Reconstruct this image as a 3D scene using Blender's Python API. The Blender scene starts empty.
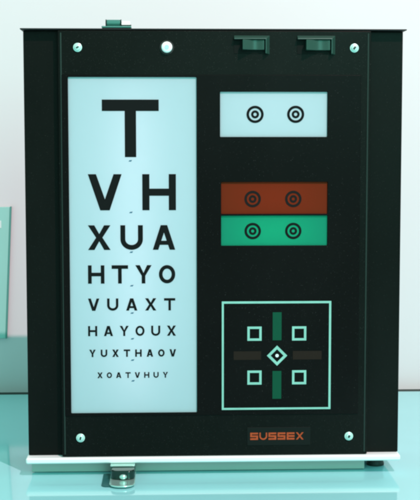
import bpy, bmesh, math, random
from mathutils import Vector, Matrix
random.seed(7)
S = bpy.context.scene
COL = S.collection
PI = math.pi

# ---------------------------------------------------------------- camera, world, lamps, exposure
cam_data = bpy.data.cameras.new("camera")
cam = bpy.data.objects.new("camera", cam_data); COL.objects.link(cam)
cam.location = (-0.0673, -1.69217, 0.46508)
cam.rotation_euler = (PI/2 - 0.0846, 0.0006, -0.0363)
cam_data.sensor_fit = 'VERTICAL'; cam_data.sensor_height = 36; cam_data.lens = 86.4
cam_data.clip_start = 0.05; cam_data.clip_end = 50
S.camera = cam

W = bpy.data.worlds.new("World"); S.world = W; W.use_nodes = True
bg = W.node_tree.nodes["Background"]
bg.inputs[0].default_value = (0.28, 0.63, 0.545, 1); bg.inputs[1].default_value = 1.28

def area_lamp(name, loc, target, size, power, color, size_y=None, spread=PI):
    d = bpy.data.lights.new(name, 'AREA'); d.energy = power; d.color = color
    d.shape = 'DISK' if size_y is None else 'RECTANGLE'; d.size = size
    if size_y is not None: d.size_y = size_y
    d.spread = spread
    o = bpy.data.objects.new(name, d); COL.objects.link(o); o.location = loc
    o.rotation_euler = (Vector(target) - Vector(loc)).to_track_quat('-Z', 'Y').to_euler()
    return o
area_lamp("key_lamp", (0.95, -1.75, 2.72), (0, 0.1, 0.33), 0.025, 103, (1.0, 0.58, 0.65))
area_lamp("fill_light", (1.05, -3.4, 1.55), (0.0, 0.0, 0.45), 1.5, 40, (0.24, 1.0, 0.80), 1.6)  # added unseen lamp: teal fill, and sheen at the case's upper right

S.view_settings.view_transform = 'Standard'; S.view_settings.look = 'None'
S.view_settings.exposure = 0; S.view_settings.gamma = 1
S.cycles.max_bounces = 8
S.cycles.filter_width = 2.8

# ---------------------------------------------------------------- materials
def mat(name, color, rough=0.5, metal=0.0, spec=0.5, noise=None, bump=None, rvar=None, coat=0.0):
    m = bpy.data.materials.new(name); m.use_nodes = True
    nt = m.node_tree; b = nt.nodes["Principled BSDF"]
    b.inputs["Base Color"].default_value = (*color, 1)
    b.inputs["Roughness"].default_value = rough
    b.inputs["Metallic"].default_value = metal
    b.inputs["Specular IOR Level"].default_value = spec
    b.inputs["Coat Weight"].default_value = coat
    tc = nt.nodes.new("ShaderNodeTexCoord")
    def ntex(scale, detail=4):
        n = nt.nodes.new("ShaderNodeTexNoise"); n.inputs["Scale"].default_value = scale
        n.inputs["Detail"].default_value = detail
        nt.links.new(tc.outputs["Object"], n.inputs["Vector"]); return n
    if noise:
        scale, amt = noise
        n = ntex(scale)
        mx = nt.nodes.new("ShaderNodeMix"); mx.data_type = 'RGBA'
        mx.inputs[6].default_value = (*[c*(1-amt) for c in color], 1)
        mx.inputs[7].default_value = (*[min(1, c*(1+amt)) for c in color], 1)
        nt.links.new(n.outputs["Fac"], mx.inputs[0]); nt.links.new(mx.outputs[2], b.inputs["Base Color"])
    if rvar:
        scale, lo, hi = rvar
        n = ntex(scale)
        mr = nt.nodes.new("ShaderNodeMapRange")
        mr.inputs[1].default_value = 0.3; mr.inputs[2].default_value = 0.7
        mr.inputs[3].default_value = lo; mr.inputs[4].default_value = hi
        nt.links.new(n.outputs["Fac"], mr.inputs[0]); nt.links.new(mr.outputs[0], b.inputs["Roughness"])
    if bump:
        scale, strength, dist = bump
        n = ntex(scale, 2)
        bp = nt.nodes.new("ShaderNodeBump"); bp.inputs["Strength"].default_value = strength
        bp.inputs["Distance"].default_value = dist
        nt.links.new(n.outputs["Fac"], bp.inputs["Height"]); nt.links.new(bp.outputs[0], b.inputs["Normal"])
    return m

def worn(m, dust, scale=900, thr=0.70):
    """fine dust specks and faint wipe marks mixed over a dark finish"""
    nt = m.node_tree; b = nt.nodes['Principled BSDF']; tc = nt.nodes.new('ShaderNodeTexCoord')
    n1 = nt.nodes.new('ShaderNodeTexNoise'); n1.inputs['Scale'].default_value = scale; n1.inputs['Detail'].default_value = 1
    n2 = nt.nodes.new('ShaderNodeTexNoise'); n2.inputs['Scale'].default_value = 7; n2.inputs['Detail'].default_value = 5
    mp = nt.nodes.new('ShaderNodeMapping'); mp.inputs['Scale'].default_value = (1, 1, 0.55)
    nt.links.new(tc.outputs['Object'], n1.inputs['Vector']); nt.links.new(tc.outputs['Object'], mp.inputs['Vector']); nt.links.new(mp.outputs[0], n2.inputs['Vector'])
    r1 = nt.nodes.new('ShaderNodeMapRange'); r1.inputs[1].default_value = thr; r1.inputs[2].default_value = thr+0.04
    nt.links.new(n1.outputs['Fac'], r1.inputs[0])
    r2 = nt.nodes.new('ShaderNodeMapRange'); r2.inputs[1].default_value = 0.45; r2.inputs[2].default_value = 0.75; r2.inputs[4].default_value = 0.022
    nt.links.new(n2.outputs['Fac'], r2.inputs[0])
    mx = nt.nodes.new('ShaderNodeMath'); mx.operation = 'MULTIPLY_ADD'; mx.inputs[1].default_value = 0.30
    nt.links.new(r1.outputs[0], mx.inputs[0]); nt.links.new(r2.outputs[0], mx.inputs[2])
    c = nt.nodes.new('ShaderNodeMix'); c.data_type = 'RGBA'; c.inputs[7].default_value = (*dust, 1)
    l = b.inputs['Base Color'].links
    if l: nt.links.new(l[0].from_socket, c.inputs[6])
    else: c.inputs[6].default_value = b.inputs['Base Color'].default_value
    nt.links.new(mx.outputs[0], c.inputs[0]); nt.links.new(c.outputs[2], b.inputs['Base Color'])

def diffuser(name, color, t=0.5):
    m = bpy.data.materials.new(name); m.use_nodes = True
    nt = m.node_tree
    for n in list(nt.nodes):
        if n.type != 'OUTPUT_MATERIAL': nt.nodes.remove(n)
    out = nt.nodes[0]
    d = nt.nodes.new("ShaderNodeBsdfDiffuse"); d.inputs[0].default_value = (*color, 1)
    tr = nt.nodes.new("ShaderNodeBsdfTranslucent"); tr.inputs[0].default_value = (*color, 1)
    mx = nt.nodes.new("ShaderNodeMixShader"); mx.inputs[0].default_value = t
    nt.links.new(d.outputs[0], mx.inputs[1]); nt.links.new(tr.outputs[0], mx.inputs[2])
    nt.links.new(mx.outputs[0], out.inputs[0])
    return m

M = dict(
    wall=mat("wall_paint", (0.80, 0.73, 0.76), 0.9, noise=(3, 0.015), bump=(260, 0.05, 0.001)),
    top=mat("worktop_laminate", (0.30, 0.68, 0.71), 0.06, rvar=(9, 0.035, 0.075), noise=(14, 0.03)),
    seal=mat("dark_sealant", (0.02, 0.035, 0.03), 0.7),
    black=mat("black_enamel", (0.0038, 0.0045, 0.0038), 0.40, spec=0.09, noise=(5, 0.2), bump=(420, 0.06, 0.0006), rvar=(5, 0.34, 0.44)),
    acrylic=mat("black_acrylic", (0.0042, 0.0036, 0.0036), 0.28, spec=0.07, rvar=(4, 0.26, 0.36)),
    edge=mat("black_edge", (0.006, 0.006, 0.007), 0.6),
    lip=mat("white_lip_paint", (0.90, 0.95, 0.95), 0.35),
    ink=mat("black_ink", (0.006, 0.008, 0.008), 0.8, spec=0.1),
    blueink=mat("faded_blue_ink", (0.05, 0.16, 0.24), 0.8, spec=0.2),
    chart=diffuser("chart_diffuser", (0.64, 0.81, 0.86)),
    white=mat("lightbox_white", (0.85, 0.85, 0.85), 0.9),
    red=diffuser("red_filter", (0.27, 0.045, 0.018), 0.5),
    green=diffuser("green_filter", (0.022, 0.41, 0.25), 0.5),
    redring=mat("dark_brown_ink", (0.006, 0.005, 0.005), 0.8, spec=0.2),
    mint=mat("mint_ink", (0.25, 0.54, 0.46), 0.6, spec=0.2, noise=(60, 0.15)),
    dimgreen=mat("dim_green_ink", (0.004, 0.075, 0.040), 0.7, spec=0.1),
    dimbrown=mat("dim_brown_ink", (0.018, 0.012, 0.009), 0.7, spec=0.1),
    screw=mat("plated_screw", (0.62, 0.85, 0.80), 0.30, metal=0.35),
    dark=mat("dark_recess", (0.008, 0.02, 0.02), 0.6),
    button=mat("white_button", (0.9, 0.93, 0.92), 0.35),
    buttonc=mat("button_centre", (0.45, 0.78, 0.76), 0.4),
    switch=mat("switch_plastic", (0.016, 0.058, 0.042), 0.30, spec=0.5),
    bezel=mat("switch_bezel_plastic", (0.018, 0.055, 0.042), 0.28, spec=0.6),
    plate=mat("nameplate_black", (0.007, 0.009, 0.008), 0.45, spec=0.12),
    orange=mat("orange_red_print", (0.44, 0.068, 0.02), 0.6, spec=0.2, noise=(160, 0.35)),
    metal=mat("latch_metal", (0.55, 0.80, 0.74), 0.22, metal=0.7),
    steel=mat("latch_dark_steel", (0.008, 0.03, 0.024), 0.14, metal=0.3),
    rail=mat('pale_rail_paint', (0.44, 0.49, 0.445), 0.4, noise=(20, 0.05)),
    latch_shadow=mat('latch_shadow_teal', (0.015, 0.10, 0.10), 0.25),
    well=mat('switch_well', (0.005, 0.008, 0.007), 0.7, spec=0.1),
    edge_glint=mat('edge_highlight_tint', (0.014, 0.024, 0.020), 0.35, spec=0.35),
    latchgreen=mat('latch_green_metal', (0.08, 0.26, 0.22), 0.25, metal=0.5),
    rubber=mat("foot_rubber", (0.012, 0.025, 0.022), 0.55),
    board=mat("grey_green_board", (0.36, 0.68, 0.62), 0.6, noise=(8, 0.05)),
    boardedge=mat("board_edge", (0.10, 0.32, 0.28), 0.6),
    label=mat("white_label", (0.8, 0.85, 0.85), 0.6),
)

worn(M['black'], (0.12, 0.13, 0.12)); worn(M['acrylic'], (0.10, 0.10, 0.10), 700, 0.72)

# ---------------------------------------------------------------- mesh helpers
def link(name, bm, m, parent=None, smooth=False, bevel=0, seg=2):
    me = bpy.data.meshes.new(name)
    bmesh.ops.recalc_face_normals(bm, faces=bm.faces)
    bm.to_mesh(me); bm.free()
    o = bpy.data.objects.new(name, me); COL.objects.link(o)
    for x in (m if isinstance(m, (list, tuple)) else [m]): me.materials.append(x)
    if parent: o.parent = parent
    if smooth:
        for p in me.polygons: p.use_smooth = True
    if bevel:
        b = o.modifiers.new("bevel", 'BEVEL'); b.width = bevel; b.segments = seg; b.limit_method = 'ANGLE'
        b.angle_limit = math.radians(40)
        if not smooth:
            for p in me.polygons: p.use_smooth = True
            b.harden_normals = True
    return o

def box(bm, x0, x1, y0, y1, z0, z1):
    v = [bm.verts.new((x, y, z)) for x in (x0, x1) for y in (y0, y1) for z in (z0, z1)]
    for f in ((0,1,3,2),(4,6,7,5),(0,4,5,1),(2,3,7,6),(0,2,6,4),(1,5,7,3)):
        bm.faces.new([v[i] for i in f])

def holed_slab(bm, x0, x1, z0, z1, yf, yb, holes):
    """a slab facing -Y with rectangular openings (hx0, hx1, hz0, hz1)"""
    xs = sorted({x0, x1, *[h[0] for h in holes], *[h[1] for h in holes]})
    zs = sorted({z0, z1, *[h[2] for h in holes], *[h[3] for h in holes]})
    vf = {(i, j): bm.verts.new((x, yf, z)) for i, x in enumerate(xs) for j, z in enumerate(zs)}
    vb = {(i, j): bm.verts.new((x, yb, z)) for i, x in enumerate(xs) for j, z in enumerate(zs)}
    def solid(i, j):
        if i < 0 or j < 0 or i >= len(xs)-1 or j >= len(zs)-1: return False
        cx, cz = (xs[i]+xs[i+1])/2, (zs[j]+zs[j+1])/2
        return not any(h[0] < cx < h[1] and h[2] < cz < h[3] for h in holes)
    for i in range(len(xs)-1):
        for j in range(len(zs)-1):
            if not solid(i, j): continue
            bm.faces.new([vf[i,j], vf[i+1,j], vf[i+1,j+1], vf[i,j+1]])
            bm.faces.new([vb[i,j], vb[i,j+1], vb[i+1,j+1], vb[i+1,j]])
            for (di, dj, a, b) in ((-1,0,(i,j),(i,j+1)), (1,0,(i+1,j),(i+1,j+1)), (0,-1,(i,j),(i+1,j)), (0,1,(i,j+1),(i+1,j+1))):
                if not solid(i+di, j+dj): bm.faces.new([vf[a], vf[b], vb[b], vb[a]])
    loose = [v for v in bm.verts if not v.link_faces]
    bmesh.ops.delete(bm, geom=loose, context='VERTS')

def poly(bm, pts, y):
    bm.faces.new([bm.verts.new((x, y, z)) for x, z in pts])

def rect(bm, x0, x1, z0, z1, y): poly(bm, [(x0,z0),(x1,z0),(x1,z1),(x0,z1)], y)

def ring(bm, cx, cz, ro, ri, y, n=48, sz=1.0):
    o = [bm.verts.new((cx+ro*math.cos(2*PI*k/n), y, cz+sz*ro*math.sin(2*PI*k/n))) for k in range(n)]
    if ri <= 0: bm.faces.new(o); return
    i_ = [bm.verts.new((cx+ri*math.cos(2*PI*k/n), y, cz+sz*ri*math.sin(2*PI*k/n))) for k in range(n)]
    for k in range(n):
        bm.faces.new([o[k], o[(k+1) % n], i_[(k+1) % n], i_[k]])

def lathe_y(bm, cx, cz, prof, n=32):
    """prof: list of (radius, y); axis along Y"""
    rows = []
    for r, y in prof:
        rows.append([bm.verts.new((cx+r*math.cos(2*PI*k/n), y, cz+r*math.sin(2*PI*k/n))) for k in range(n)] if r > 1e-6 else [bm.verts.new((cx, y, cz))])
    for a, b in zip(rows, rows[1:]):
        for k in range(n):
            q = [a[k % len(a)], a[(k+1) % len(a)], b[(k+1) % len(b)], b[k % len(b)]]
            q = list(dict.fromkeys(q))
            if len(q) > 2: bm.faces.new(q)

def prism_x(bm, x0, x1, prof):
    """closed (y, z) profile extruded along X"""
    a = [bm.verts.new((x0, y, z)) for y, z in prof]; b = [bm.verts.new((x1, y, z)) for y, z in prof]
    bm.faces.new(a); bm.faces.new(b[::-1])
    n = len(prof)
    for k in range(n): bm.faces.new([a[k], a[(k+1) % n], b[(k+1) % n], b[k]])

def glyph(bm, ch, x0, x1, z0, z1, y, wt=0.198):
    w, h = x1-x0, z1-z0
    s = h*wt
    def P(pts): poly(bm, [(x0+px, z0+pz) for px, pz in pts], y)
    if ch == 'H':
        P([(0,0),(s,0),(s,h),(0,h)]); P([(w-s,0),(w,0),(w,h),(w-s,h)])
        P([(s,h/2-s/2),(w-s,h/2-s/2),(w-s,h/2+s/2),(s,h/2+s/2)])
    elif ch == 'T':
        P([(0,h-s),(w,h-s),(w,h),(0,h)]); P([(w/2-s/2,0),(w/2+s/2,0),(w/2+s/2,h-s),(w/2-s/2,h-s)])
    elif ch in 'VA':
        k = s*1.13; q = s*0.66
        o = [(0,h),(k,h),(w/2,1.55*s),(w-k,h),(w,h),(w/2+q,0),(w/2-q,0)]
        if ch == 'V': P(o)
        else:
            P([(px, h-pz) for px, pz in o])
            zc = h*0.20; zt = zc+s*0.85
            lx = lambda z: k + (w/2-k)*z/(h-1.55*s)
            P([(lx(zc), zc), (w-lx(zc), zc), (w-lx(zt), zt), (lx(zt), zt)])
    elif ch == 'X':
        k = s*1.3; a = k*0.5
        P([(0,0),(k,0),(w/2,h/2-a*1.15),(w-k,0),(w,0),(w/2+a,h/2),(w,h),(w-k,h),(w/2,h/2+a*1.15),(k,h),(0,h),(w/2-a,h/2)])
    elif ch == 'Y':
        k = s*1.25; q = s/2
        P([(w/2-q,0),(w/2+q,0),(w/2+q,h*0.42),(w,h),(w-k,h),(w/2,h*0.58),(k,h),(0,h),(w/2-q,h*0.42)])
    elif ch == 'U':
        r = w/2; n = 16
        o = [(r-r*math.cos(PI*k/n), r*0.95-r*0.95*math.sin(PI*k/n)) for k in range(n+1)]
        ri = r-s
        i_ = [(r-ri*math.cos(PI*k/n), r*0.95-(r*0.95-s)*math.sin(PI*k/n)) for k in range(n+1)]
        P([(0,h)]+o+[(w,h),(w-s,h)]+i_[::-1]+[(s,h)])
    elif ch == 'O':
        n = 40
        o = [(w/2+w/2*math.cos(2*PI*k/n), h/2+h/2*math.sin(2*PI*k/n)) for k in range(n)]
        i_ = [(w/2+(w/2-s)*math.cos(2*PI*k/n), h/2+(h/2-s)*math.sin(2*PI*k/n)) for k in range(n)]
        for k in range(n): P([o[k], o[(k+1) % n], i_[(k+1) % n], i_[k]])
    elif ch in 'SE':                               # square lettering of the nameplate
        s = h*0.24; m0, m1 = h/2-s/2, h/2+s/2
        P([(0,0),(w,0),(w,s),(0,s)]); P([(0,m0),(w,m0),(w,m1),(0,m1)]); P([(0,h-s),(w,h-s),(w,h),(0,h)])
        P([(0,m1),(s,m1),(s,h-s),(0,h-s)])
        if ch == 'S': P([(w-s,s),(w,s),(w,m0),(w-s,m0)])
        else: P([(0,s),(s,s),(s,m0),(0,m0)])

def empty(name, loc=(0,0,0)):
    o = bpy.data.objects.new(name, None); COL.objects.link(o); o.location = loc; o.empty_display_size = 0.05
    return o
def tag(o, label, cat, group=None):
    o["label"] = label; o["category"] = cat
    if group: o["group"] = group
def struct(name, bm, m, **k):
    o = link(name, bm, m, **k); o["kind"] = "structure"; return o

# ---------------------------------------------------------------- the setting
WALL = 0.592
bm = bmesh.new(); box(bm, -3.2, 3.2, WALL, WALL+0.12, -0.9, 2.2); struct("wall", bm, M['wall'])
bm = bmesh.new(); box(bm, -1.6, 1.6, -0.95, WALL-0.026, -0.04, 0.0); struct("worktop", bm, M['top'], bevel=0.003)
bm = bmesh.new(); box(bm, -1.6, 1.6, WALL-0.0258, WALL-0.0002, -0.04, -0.0015); struct("joint_strip", bm, M['seal'])

# board fixed to the wall at the left
bd = empty("hanging_board", (-0.4925, WALL, 0.104))
bm = bmesh.new()
xs_top, xs_bot = 0.130, 0.118
v = []
for y in (-0.001, -0.006):
    for (x, z) in ((-0.14, 0.0), (xs_bot, 0.0), (xs_top, 0.251), (-0.14, 0.247)): v.append(bm.verts.new((x, y, z)))
bm.faces.new(v[0:4]); bm.faces.new(v[4:8][::-1])
for k in range(4): bm.faces.new([v[k], v[(k+1) % 4], v[4+(k+1) % 4], v[4+k]])
link("panel", bm, M['board'], bd, bevel=0.001)
bm = bmesh.new()
pr = [(xs_bot, 0.0), (xs_bot+0.0025, 0.0), (xs_top+0.0025, 0.2515), (xs_top, 0.2515)]
a = [bm.verts.new((x, -0.001, z)) for x, z in pr]; b = [bm.verts.new((x, -0.0075, z)) for x, z in pr]
bm.faces.new(a); bm.faces.new(b[::-1])
for k in range(4): bm.faces.new([a[k], a[(k+1) % 4], b[(k+1) % 4], b[k]])
link("edge_trim", bm, M['boardedge'], bd)
bm = bmesh.new(); box(bm, 0.080, 0.113, -0.0066, -0.0055, 0.211, 0.225); link("sticker", bm, M['label'], bd)
tag(bd, "grey green board with small white sticker on the wall left of the black cabinet", "board")

# ---------------------------------------------------------------- the cabinet
cab = empty("vision_test_cabinet", (0, 0.05, 0))
tag(cab, "black eye test cabinet with backlit letter chart, standing on the pale worktop", "eye test cabinet")
def part(name, bm, m, parent=None, **k):
    o = link(name, bm, m, parent or cab, **k)
    return o
def settle():                                     # children were modelled in world space
    for o in cab.children: o.location = o.location - cab.location
ZB, ZT = 0.028, 0.628
HX = 0.2653
FP = (-0.2165, 0.2185)                            # raised faceplate
YF = -0.012                                       # its front
CH = (-0.2030, -0.0250, 0.0910, 0.5635)           # letter chart opening
WP = (0.0078, 0.1578, 0.4808, 0.5434)             # white target window

bm = bmesh.new()
holed_slab(bm, -HX, HX, ZB, ZT, 0.0, 0.004, [(FP[0]+0.004, FP[1]-0.004, ZB+0.004, ZT-0.004)])
holed_slab(bm, -HX, HX, ZB, ZT, 0.118, 0.121, [])
box(bm, -HX, -HX+0.003, 0.004, 0.118, ZB, ZT); box(bm, HX-0.003, HX, 0.004, 0.118, ZB, ZT)
box(bm, -HX+0.003, HX-0.003, 0.004, 0.118, ZB, ZB+0.003); box(bm, -HX+0.003, HX-0.003, 0.004, 0.118, ZT-0.003, ZT)
part("case", bm, M['black'], bevel=0.0012)

bm = bmesh.new(); holed_slab(bm, FP[0], FP[1], ZB+0.0005, ZT-0.0005, YF, -0.0003, [CH, WP, (0.0093, 0.1590, 0.3732, 0.4180), (0.0093, 0.1590, 0.3285, 0.3708)])
part("faceplate", bm, M['black'], bevel=0.0034, seg=4)

for x in (FP[0]+0.0042, FP[1]-0.0042):
    bm = bmesh.new(); n = 8
    pr = [(x+0.0012*math.cos(PI*k/n), YF-0.0001-0.0010*math.sin(PI*k/n)) for k in range(n+1)]
    lo = [bm.verts.new((px, py, ZB+0.004)) for px, py in pr]; hi = [bm.verts.new((px, py, ZT-0.004)) for px, py in pr]
    for k in range(n): bm.faces.new([lo[k], lo[k+1], hi[k+1], hi[k]])
    bm.faces.new(lo); bm.faces.new(hi[::-1]); bm.faces.new([lo[0], lo[-1], hi[-1], hi[0]])
    part("edge_highlight", bm, M['edge_glint'])  # added bead; its paler colour imitates a highlight along the faceplate edge

bm = bmesh.new(); box(bm, -HX-0.0030, HX+0.0030, -0.0125, 0.124, ZT+0.0003, ZT+0.0021)
part("top_plate", bm, M['edge'], bevel=0.0008)

bm = bmesh.new(); box(bm, -HX-0.0025, HX+0.001, -0.0165, 0.122, 0.0190, ZB-0.0004)
part("bottom_lip", bm, M['lip'], bevel=0.0030, seg=4)

bm = bmesh.new(); box(bm, -0.2620, 0.2185, 0.0080, 0.0140, 0.0012, 0.0172)
part("base_rail", bm, M['rail'], bevel=0.0010)

YA = YF-0.0012
bm = bmesh.new(); holed_slab(bm, -0.2120, 0.2045, 0.0870, 0.5665, YA, YF-0.0001, [CH, WP, (0.0093, 0.1590, 0.3732, 0.4180), (0.0093, 0.1590, 0.3285, 0.3708)])
part("window_panel", bm, M['acrylic'], bevel=0.0006)

# light boxes behind the two white windows, each with its own lamp
def light_box(hole, lamp_w, lamp_h, power, color, depth=0.06):
    x0, x1, z0, z1 = hole; t = 0.0007; yb = depth
    bm = bmesh.new(); g = 0.0004
    X0, X1, Z0, Z1 = x0-g, x1+g, z0-g, z1+g
    box(bm, X0-t, X1+t, yb, yb+t, Z0-t, Z1+t)
    box(bm, X0-t, X0, 0.0002, yb, Z0-t, Z1+t); box(bm, X1, X1+t, 0.0002, yb, Z0-t, Z1+t)
    box(bm, X0, X1, 0.0002, yb, Z0-t, Z0); box(bm, X0, X1, 0.0002, yb, Z1, Z1+t)
    part("light_box", bm, M['white'])
    cx, cz = (x0+x1)/2, (z0+z1)/2
    lo = area_lamp("chart_lamp", (cx, yb-0.006, cz), (cx, -1, cz), lamp_w, power, color, lamp_h)
    lo.rotation_euler = (-PI/2, 0, 0); lo.parent = cab
light_box(CH, 0.022, 0.42, 0.19, (1.0, 0.52, 0.55), 0.050)
light_box(WP, 0.12, 0.022, 0.023, (1.0, 0.60, 0.62))
RW = (0.0093, 0.1590, 0.3732, 0.4180); GW = (0.0093, 0.1590, 0.3285, 0.3708)
light_box(RW, 0.09, 0.010, 0.034, (1.0, 1.0, 0.9), 0.026)
light_box(GW, 0.09, 0.010, 0.040, (1.0, 1.0, 0.9), 0.026)

# letter chart
YC = YF+0.0012
bm = bmesh.new(); holed_slab(bm, CH[0]-0.0002, CH[1]+0.0002, CH[2]-0.0002, CH[3]+0.0002, YC, YC+0.0015, [])
chart = part("letter_chart", bm, M['chart'])
YL = YC-0.0003
rows = [  # letters, left, right, bottom, top, letter width
    ("T", -156.5, -77.6, 452.8, 532.5, 78.9),
    ("VH", -176.7, -54.0, 378.6, 429.1, 47.0),
    ("XUA", -177.3, -55.2, 323.0, 357.7, 31.5),
    ("HTYO", -177.7, -55.3, 275.5, 301.4, 23.0),
    ("VUAXT", -178.0, -55.4, 237.1, 254.5, 15.8),
    ("HAYOUX", -178.3, -54.5, 201.0, 215.5, 12.8),
    ("YUXTHAOV", -177.0, -54.5, 171.2, 181.8, 9.2),
    ("XOATVHUY", -165.8, -66.0, 141.0, 149.2, 7.4)]
for txt, xl, xr, zb, zt, lw in rows:
    n = len(txt)
    for k, ch in enumerate(txt):
        x = xl + (0 if n == 1 else k*(xr-xl-lw)/(n-1))
        bm = bmesh.new()
        glyph(bm, ch, x/1000, (x+lw)/1000, zb/1000, zt/1000, YL, 0.198 if zt > 190 else 0.225)
        part("letter", bm, M['ink'], chart)
for px, z in ((-117.5, 447.6), (-117, 375.6), (-116.8, 319.8), (-116.5, 272.4), (-116.2, 233.6), (-116, 197.0), (-116, 166.5), (-115.5, 136.8)):
    bm = bmesh.new(); c = px/1000; z /= 1000
    poly(bm, [(c-0.0026, z-0.0010), (c+0.0012, z-0.0010), (c+0.0026, z+0.0012), (c-0.0012, z+0.0008)], YL)
    part("row_mark", bm, M['blueink'], chart)

def targets(parent, pts, m, y, ro=12.0):
    for cx, cz in pts:
        bm = bmesh.new(); k = ro/12000
        ring(bm, cx/1000, cz/1000, 12*k, 8.4*k, y); ring(bm, cx/1000, cz/1000, 5.6*k, 2.3*k, y)
        part("ring_target", bm, m, parent)
bm = bmesh.new(); holed_slab(bm, WP[0]-0.0002, WP[1]+0.0002, WP[2]-0.0002, WP[3]+0.0002, YC, YC+0.0015, [])
wp = part("white_target_window", bm, M['chart']); targets(wp, ((56.7, 512.1), (113.5, 512.2)), M['ink'], YL)

YP = YA-0.0004
bm = bmesh.new(); holed_slab(bm, RW[0]-0.0002, RW[1]+0.0002, RW[2]-0.0002, RW[3]+0.0002, YC, YC+0.0015, []); rp = part("red_target_window", bm, M['red'])
targets(rp, ((53.6, 394.0), (110.8, 394.0)), M['redring'], YL, 11.6)
bm = bmesh.new(); holed_slab(bm, GW[0]-0.0002, GW[1]+0.0002, GW[2]-0.0002, GW[3]+0.0002, YC, YC+0.0015, []); gp = part("green_target_window", bm, M['green'])
targets(gp, ((53.8, 348.9), (111.0, 348.9)), M['ink'], YL, 11.6)

# fixation panel with its square border
bm = bmesh.new(); box(bm, 0.0085, 0.1668, YP, YA-0.0001, 0.0930, 0.2510); fx = part("fixation_panel", bm, M['acrylic'])
y = YP-0.0004
bm = bmesh.new(); holed_slab(bm, 0.0102, 0.1652, 0.0945, 0.2497, y, y+0.0003, [(0.0130, 0.1622, 0.0973, 0.2466)]); part("border", bm, M['mint'], fx)
for cx, cz in ((56.5, 203.6), (119.9, 203.6), (56.6, 140.7), (120.2, 140.7)):
    bm = bmesh.new(); cx /= 1000; cz /= 1000
    holed_slab(bm, cx-0.0101, cx+0.0101, cz-0.0101, cz+0.0101, y, y+0.0003, [(cx-0.0068, cx+0.0068, cz-0.0068, cz+0.0068)])
    part("square_mark", bm, M['mint'], fx)
bm = bmesh.new(); cx, cz, ro, ri = 0.0886, 0.1720, 0.0145, 0.0092
o4 = [(cx+ro*a, cz+ro*b) for a, b in ((1,0),(0,1),(-1,0),(0,-1))]; i4 = [(cx+ri*a, cz+ri*b) for a, b in ((1,0),(0,1),(-1,0),(0,-1))]
for k in range(4): poly(bm, [o4[k], o4[(k+1) % 4], i4[(k+1) % 4], i4[k]], y)
part("diamond_mark", bm, M['mint'], fx)
bm = bmesh.new(); ring(bm, cx, cz, 0.0024, 0, y, 20); part("centre_dot", bm, M['label'], fx)
for z0, z1 in ((0.194, 0.234), (0.110, 0.150)):
    bm = bmesh.new(); rect(bm, 0.0822, 0.0948, z0, z1, y); part("vertical_bar", bm, M['dimgreen'], fx)
for x0, x1 in ((0.0270, 0.0660), (0.1110, 0.1520)):
    bm = bmesh.new(); rect(bm, x0, x1, 0.1662, 0.1785, y); part("horizontal_bar", bm, M['dimbrown'], fx)

# nameplate
bm = bmesh.new(); box(bm, 0.0465, 0.1370, YF-0.0008, YF-0.0001, 0.0425, 0.0685); npl = part("nameplate", bm, M['plate'], bevel=0.0004)
bm = bmesh.new(); lw, x0, x1 = 0.0112, 0.0508, 0.1272
for k, ch in enumerate("SUSSEX"):
    x = x0 + k*(x1-x0-lw)/5
    glyph(bm, ch, x, x+lw, 0.0505, 0.0610, YF-0.0011)
part("lettering", bm, M['orange'], npl)

# screws, push button
for k, (cx, cz) in enumerate(((-189.1, 603.9), (194.8, 603.9), (-190.3, 55.6), (192.1, 54.7))):
    cx /= 1000; cz /= 1000
    bm = bmesh.new(); lathe_y(bm, cx, cz, [(0.0062, YF-0.0001), (0.0062, YF-0.0010), (0.0056, YF-0.0014), (0.0045, YF-0.0015), (0.0043, YF-0.0026), (0.0036, YF-0.0032), (0, YF-0.0034)])
    sc = part("screw", bm, M['screw'], bevel=0.0003)
    bm = bmesh.new(); a = (0.5, 1.0, 1.3, 1.1)[k]; L, w = (0.0021, 0.0024, 0.0022, 0.0019)[k], (0.0010, 0.0013, 0.0011, 0.0014)[k]
    c, s = math.cos(a), math.sin(a)
    pts = [(cx+u*c-v_*s, cz+u*s+v_*c) for u, v_ in ((-L,-w),(L,-w),(L,w),(-L,w))]
    f = [bm.verts.new((x, YF-0.0037, z)) for x, z in pts]; bk = [bm.verts.new((x, YF-0.0030, z)) for x, z in pts]
    bm.faces.new(f)
    for q in range(4): bm.faces.new([f[q], f[(q+1) % 4], bk[(q+1) % 4], bk[q]])
    part("slot", bm, M['dark'], sc)
cx, cz = -0.0660, 0.6043
bm = bmesh.new(); lathe_y(bm, cx, cz, [(0.0076, YF-0.0001), (0.0076, YF-0.0040), (0.0066, YF-0.0052), (0.0040, YF-0.0058), (0, YF-0.0060)])
pb = part("push_button", bm, M['button'], smooth=True)
bm = bmesh.new(); lathe_y(bm, cx, cz, [(0.0100, YF-0.0001), (0.0098, YF-0.0012), (0.0077, YF-0.0012), (0.0077, YF-0.0001)]); part("collar", bm, M['edge'], pb)
bm = bmesh.new(); ring(bm, cx, cz, 0.0030, 0, YF-0.0063, 24); part("button_centre", bm, M['buttonc'], pb)

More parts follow.
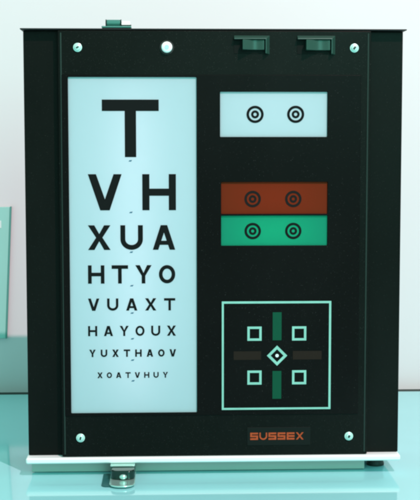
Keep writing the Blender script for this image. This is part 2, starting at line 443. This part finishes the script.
# two rocker switches in raised bezels with sloping sides
def rocker(x0, x1, z0, z1):
    yo, yi, yn = YF-0.0001, YF-0.0075, YF-0.0006
    wr, wt = 0.0052, 0.0046                       # hood: a sloping right cheek and a sloping brow, mitred
    A = [(x0+0.001, z1, yo), (x1, z1, yo), (x1, z0, yo)]
    B = [(x0+0.001, z1-wt, yi), (x1-wr, z1-wt, yi), (x1-wr, z0+0.001, yi)]
    Cc = [(x0+0.001, z1-wt-0.0012, yi), (x1-wr-0.0012, z1-wt-0.0012, yi), (x1-wr-0.0012, z0+0.001, yi)]
    D = [(x0+0.001, z1-wt-0.0012, yo), (x1-wr-0.0012, z1-wt-0.0012, yo), (x1-wr-0.0012, z0, yo)]
    bm = bmesh.new()
    L = [[bm.verts.new((x, y, z)) for x, z, y in P] for P in (A, B, Cc, D)]
    for p, q in zip(L, L[1:] + L[:1]):
        for k in range(2): bm.faces.new([p[k], p[k+1], q[k+1], q[k]])
    bm.faces.new([l[0] for l in L]); bm.faces.new([l[2] for l in L][::-1])
    xi0, xi1, zi0, zi1 = x0+0.001, x1-wr-0.0014, z0+0.001, z1-wt-0.0014; t = 0
    sw = part("rocker_switch", bm, M['bezel'], bevel=0.0005)
    bm = bmesh.new(); rect(bm, xi0+t, xi1-t, zi0+t, zi1-t, yn-0.0002); part("well", bm, M['well'], sw)
    a, b = x0+0.0125, xi1-t-0.0012; zb, zt = z0+0.0058, zi1-t-0.0004
    bm = bmesh.new(); n = 16; front = []
    for k in range(n+1):
        u = k/n
        d = 0.0125 - 0.0070*u - 0.0042*math.sin(PI*u)**1.3
        front.append((a+(b-a)*u, YF-d))
    lo = [bm.verts.new((x, yy, zb)) for x, yy in front]; hi = [bm.verts.new((x, yy, zt)) for x, yy in front]
    lob = [bm.verts.new((a, YF-0.0008, zb)), bm.verts.new((b, YF-0.0008, zb))]; hib = [bm.verts.new((a, YF-0.0008, zt)), bm.verts.new((b, YF-0.0008, zt))]
    for k in range(n): bm.faces.new([lo[k], lo[k+1], hi[k+1], hi[k]])
    bm.faces.new([lob[0], lo[0], hi[0], hib[0]]); bm.faces.new([lo[-1], lob[1], hib[1], hi[-1]])
    bm.faces.new(hi + [hib[1], hib[0]]); bm.faces.new(lo + [lob[1], lob[0]])
    part("rocker", bm, M['switch'], sw, bevel=0.0008)
rocker(0.0260, 0.0768, 0.5950, 0.6210)
rocker(0.1140, 0.1683, 0.5945, 0.6210)

# latch on the top edge
lt = empty("latch"); lt.parent = cab
bm = bmesh.new(); prism_x(bm, -0.1560, -0.1150, [(-0.012, 0.6311), (0.026, 0.6311), (0.026, 0.6338), (-0.009, 0.6338), (-0.012, 0.6328)])
link("base_plate", bm, M['latchgreen'], lt, bevel=0.0006)
bm = bmesh.new(); r, yc, zc = 0.0048, 0.004, 0.6388
prism_x(bm, -0.1495, -0.1305, [(yc+r*math.cos(2*PI*k/20), zc+r*math.sin(2*PI*k/20)) for k in range(20)])
link("barrel", bm, M['latchgreen'], lt, bevel=0.0008)
bm = bmesh.new(); prism_x(bm, -0.1510, -0.1496, [(yc+1.08*r*math.cos(2*PI*k/20), zc+1.08*r*math.sin(2*PI*k/20)) for k in range(20)])
prism_x(bm, -0.1304, -0.1290, [(yc+1.08*r*math.cos(2*PI*k/20), zc+1.08*r*math.sin(2*PI*k/20)) for k in range(20)])
link("collar", bm, M['steel'], lt)
bm = bmesh.new(); prism_x(bm, -0.1289, -0.1170, [(-0.002, 0.6339), (0.010, 0.6339), (0.012, 0.6375), (0.008, 0.6412), (0.002, 0.6414), (-0.001, 0.6388)])
link("catch", bm, M['button'], lt, bevel=0.001)
bm = bmesh.new(); prism_x(bm, -0.1300, -0.1150, [(-0.006, 0.6339), (-0.0022, 0.6339), (-0.0022, 0.6362), (-0.006, 0.6356)])
link("hook", bm, M['steel'], lt, bevel=0.0006)

# latch hanging from the bottom lip on to the worktop
lt = empty("latch"); lt.parent = cab
def plan(cx, hw, yb, yf, r, n=8):                 # plan outline with rounded front corners
    p = [(cx-hw, yb)]
    p += [(cx-hw+r-r*math.cos(PI/2*k/n), yf+r-r*math.sin(PI/2*k/n)) for k in range(n+1)]
    p += [(cx+hw-r+r*math.sin(PI/2*k/n), yf+r-r*math.cos(PI/2*k/n)) for k in range(n+1)]
    return p + [(cx+hw, yb)]
def slab(bm, pts, z0, z1):
    a = [bm.verts.new((x, y, z0)) for x, y in pts]; b = [bm.verts.new((x, y, z1)) for x, y in pts]
    bm.faces.new(a[::-1]); bm.faces.new(b)
    for k in range(len(pts)): bm.faces.new([a[k], a[(k+1) % len(pts)], b[(k+1) % len(pts)], b[k]])
cx = -0.1300
bm = bmesh.new(); slab(bm, plan(cx-0.0005, 0.0175, 0.05, -0.028, 0.003), 0.0174, 0.0188); link("mounting_plate", bm, M['metal'], lt, bevel=0.0006)
bm = bmesh.new(); slab(bm, plan(cx+0.0005, 0.0168, 0.01, -0.050, 0.010), 0.0046, 0.0172); link("catch_body", bm, M['steel'], lt, bevel=0.0022, seg=3)
bm = bmesh.new(); slab(bm, plan(cx, 0.0178, 0.00, -0.080, 0.016), 0.0019, 0.0045); link("strike_plate", bm, M['metal'], lt, bevel=0.0012, seg=3)
bm = bmesh.new(); slab(bm, plan(cx-0.0085, 0.0200, -0.006, -0.070, 0.008), 0.0003, 0.0018); link("latch_shadow", bm, M['latch_shadow'], lt, bevel=0.0005)  # dark slab on the worktop, coloured to stand in for the latch's shadow
bm = bmesh.new(); n = 10
bmesh.ops.create_uvsphere(bm, u_segments=16, v_segments=10, radius=0.0042, matrix=Matrix.Translation((cx+0.001, -0.050, 0.0090)) @ Matrix.Diagonal((1.3, 1, 0.9, 1)))
link("body_highlight", bm, M['metal'], lt, smooth=True)  # pale ball added in place of the highlight on the catch body

# feet
for fx_, fy in ((0.239, 0.036), (-0.239, 0.100), (0.239, 0.100)):
    bm = bmesh.new(); n = 28
    prof = [(0.0128, 0.0002), (0.0130, 0.0030), (0.0108, 0.0090), (0.0122, 0.0150), (0.0128, 0.0188)]
    rows_ = [[bm.verts.new((fx_+r*math.cos(2*PI*k/n), fy+r*math.sin(2*PI*k/n), z)) for k in range(n)] for r, z in prof]
    for a, b in zip(rows_, rows_[1:]):
        for k in range(n): bm.faces.new([a[k], a[(k+1) % n], b[(k+1) % n], b[k]])
    bm.faces.new(rows_[0][::-1]); bm.faces.new(rows_[-1])
    part("foot", bm, M['rubber'], smooth=False)

settle()
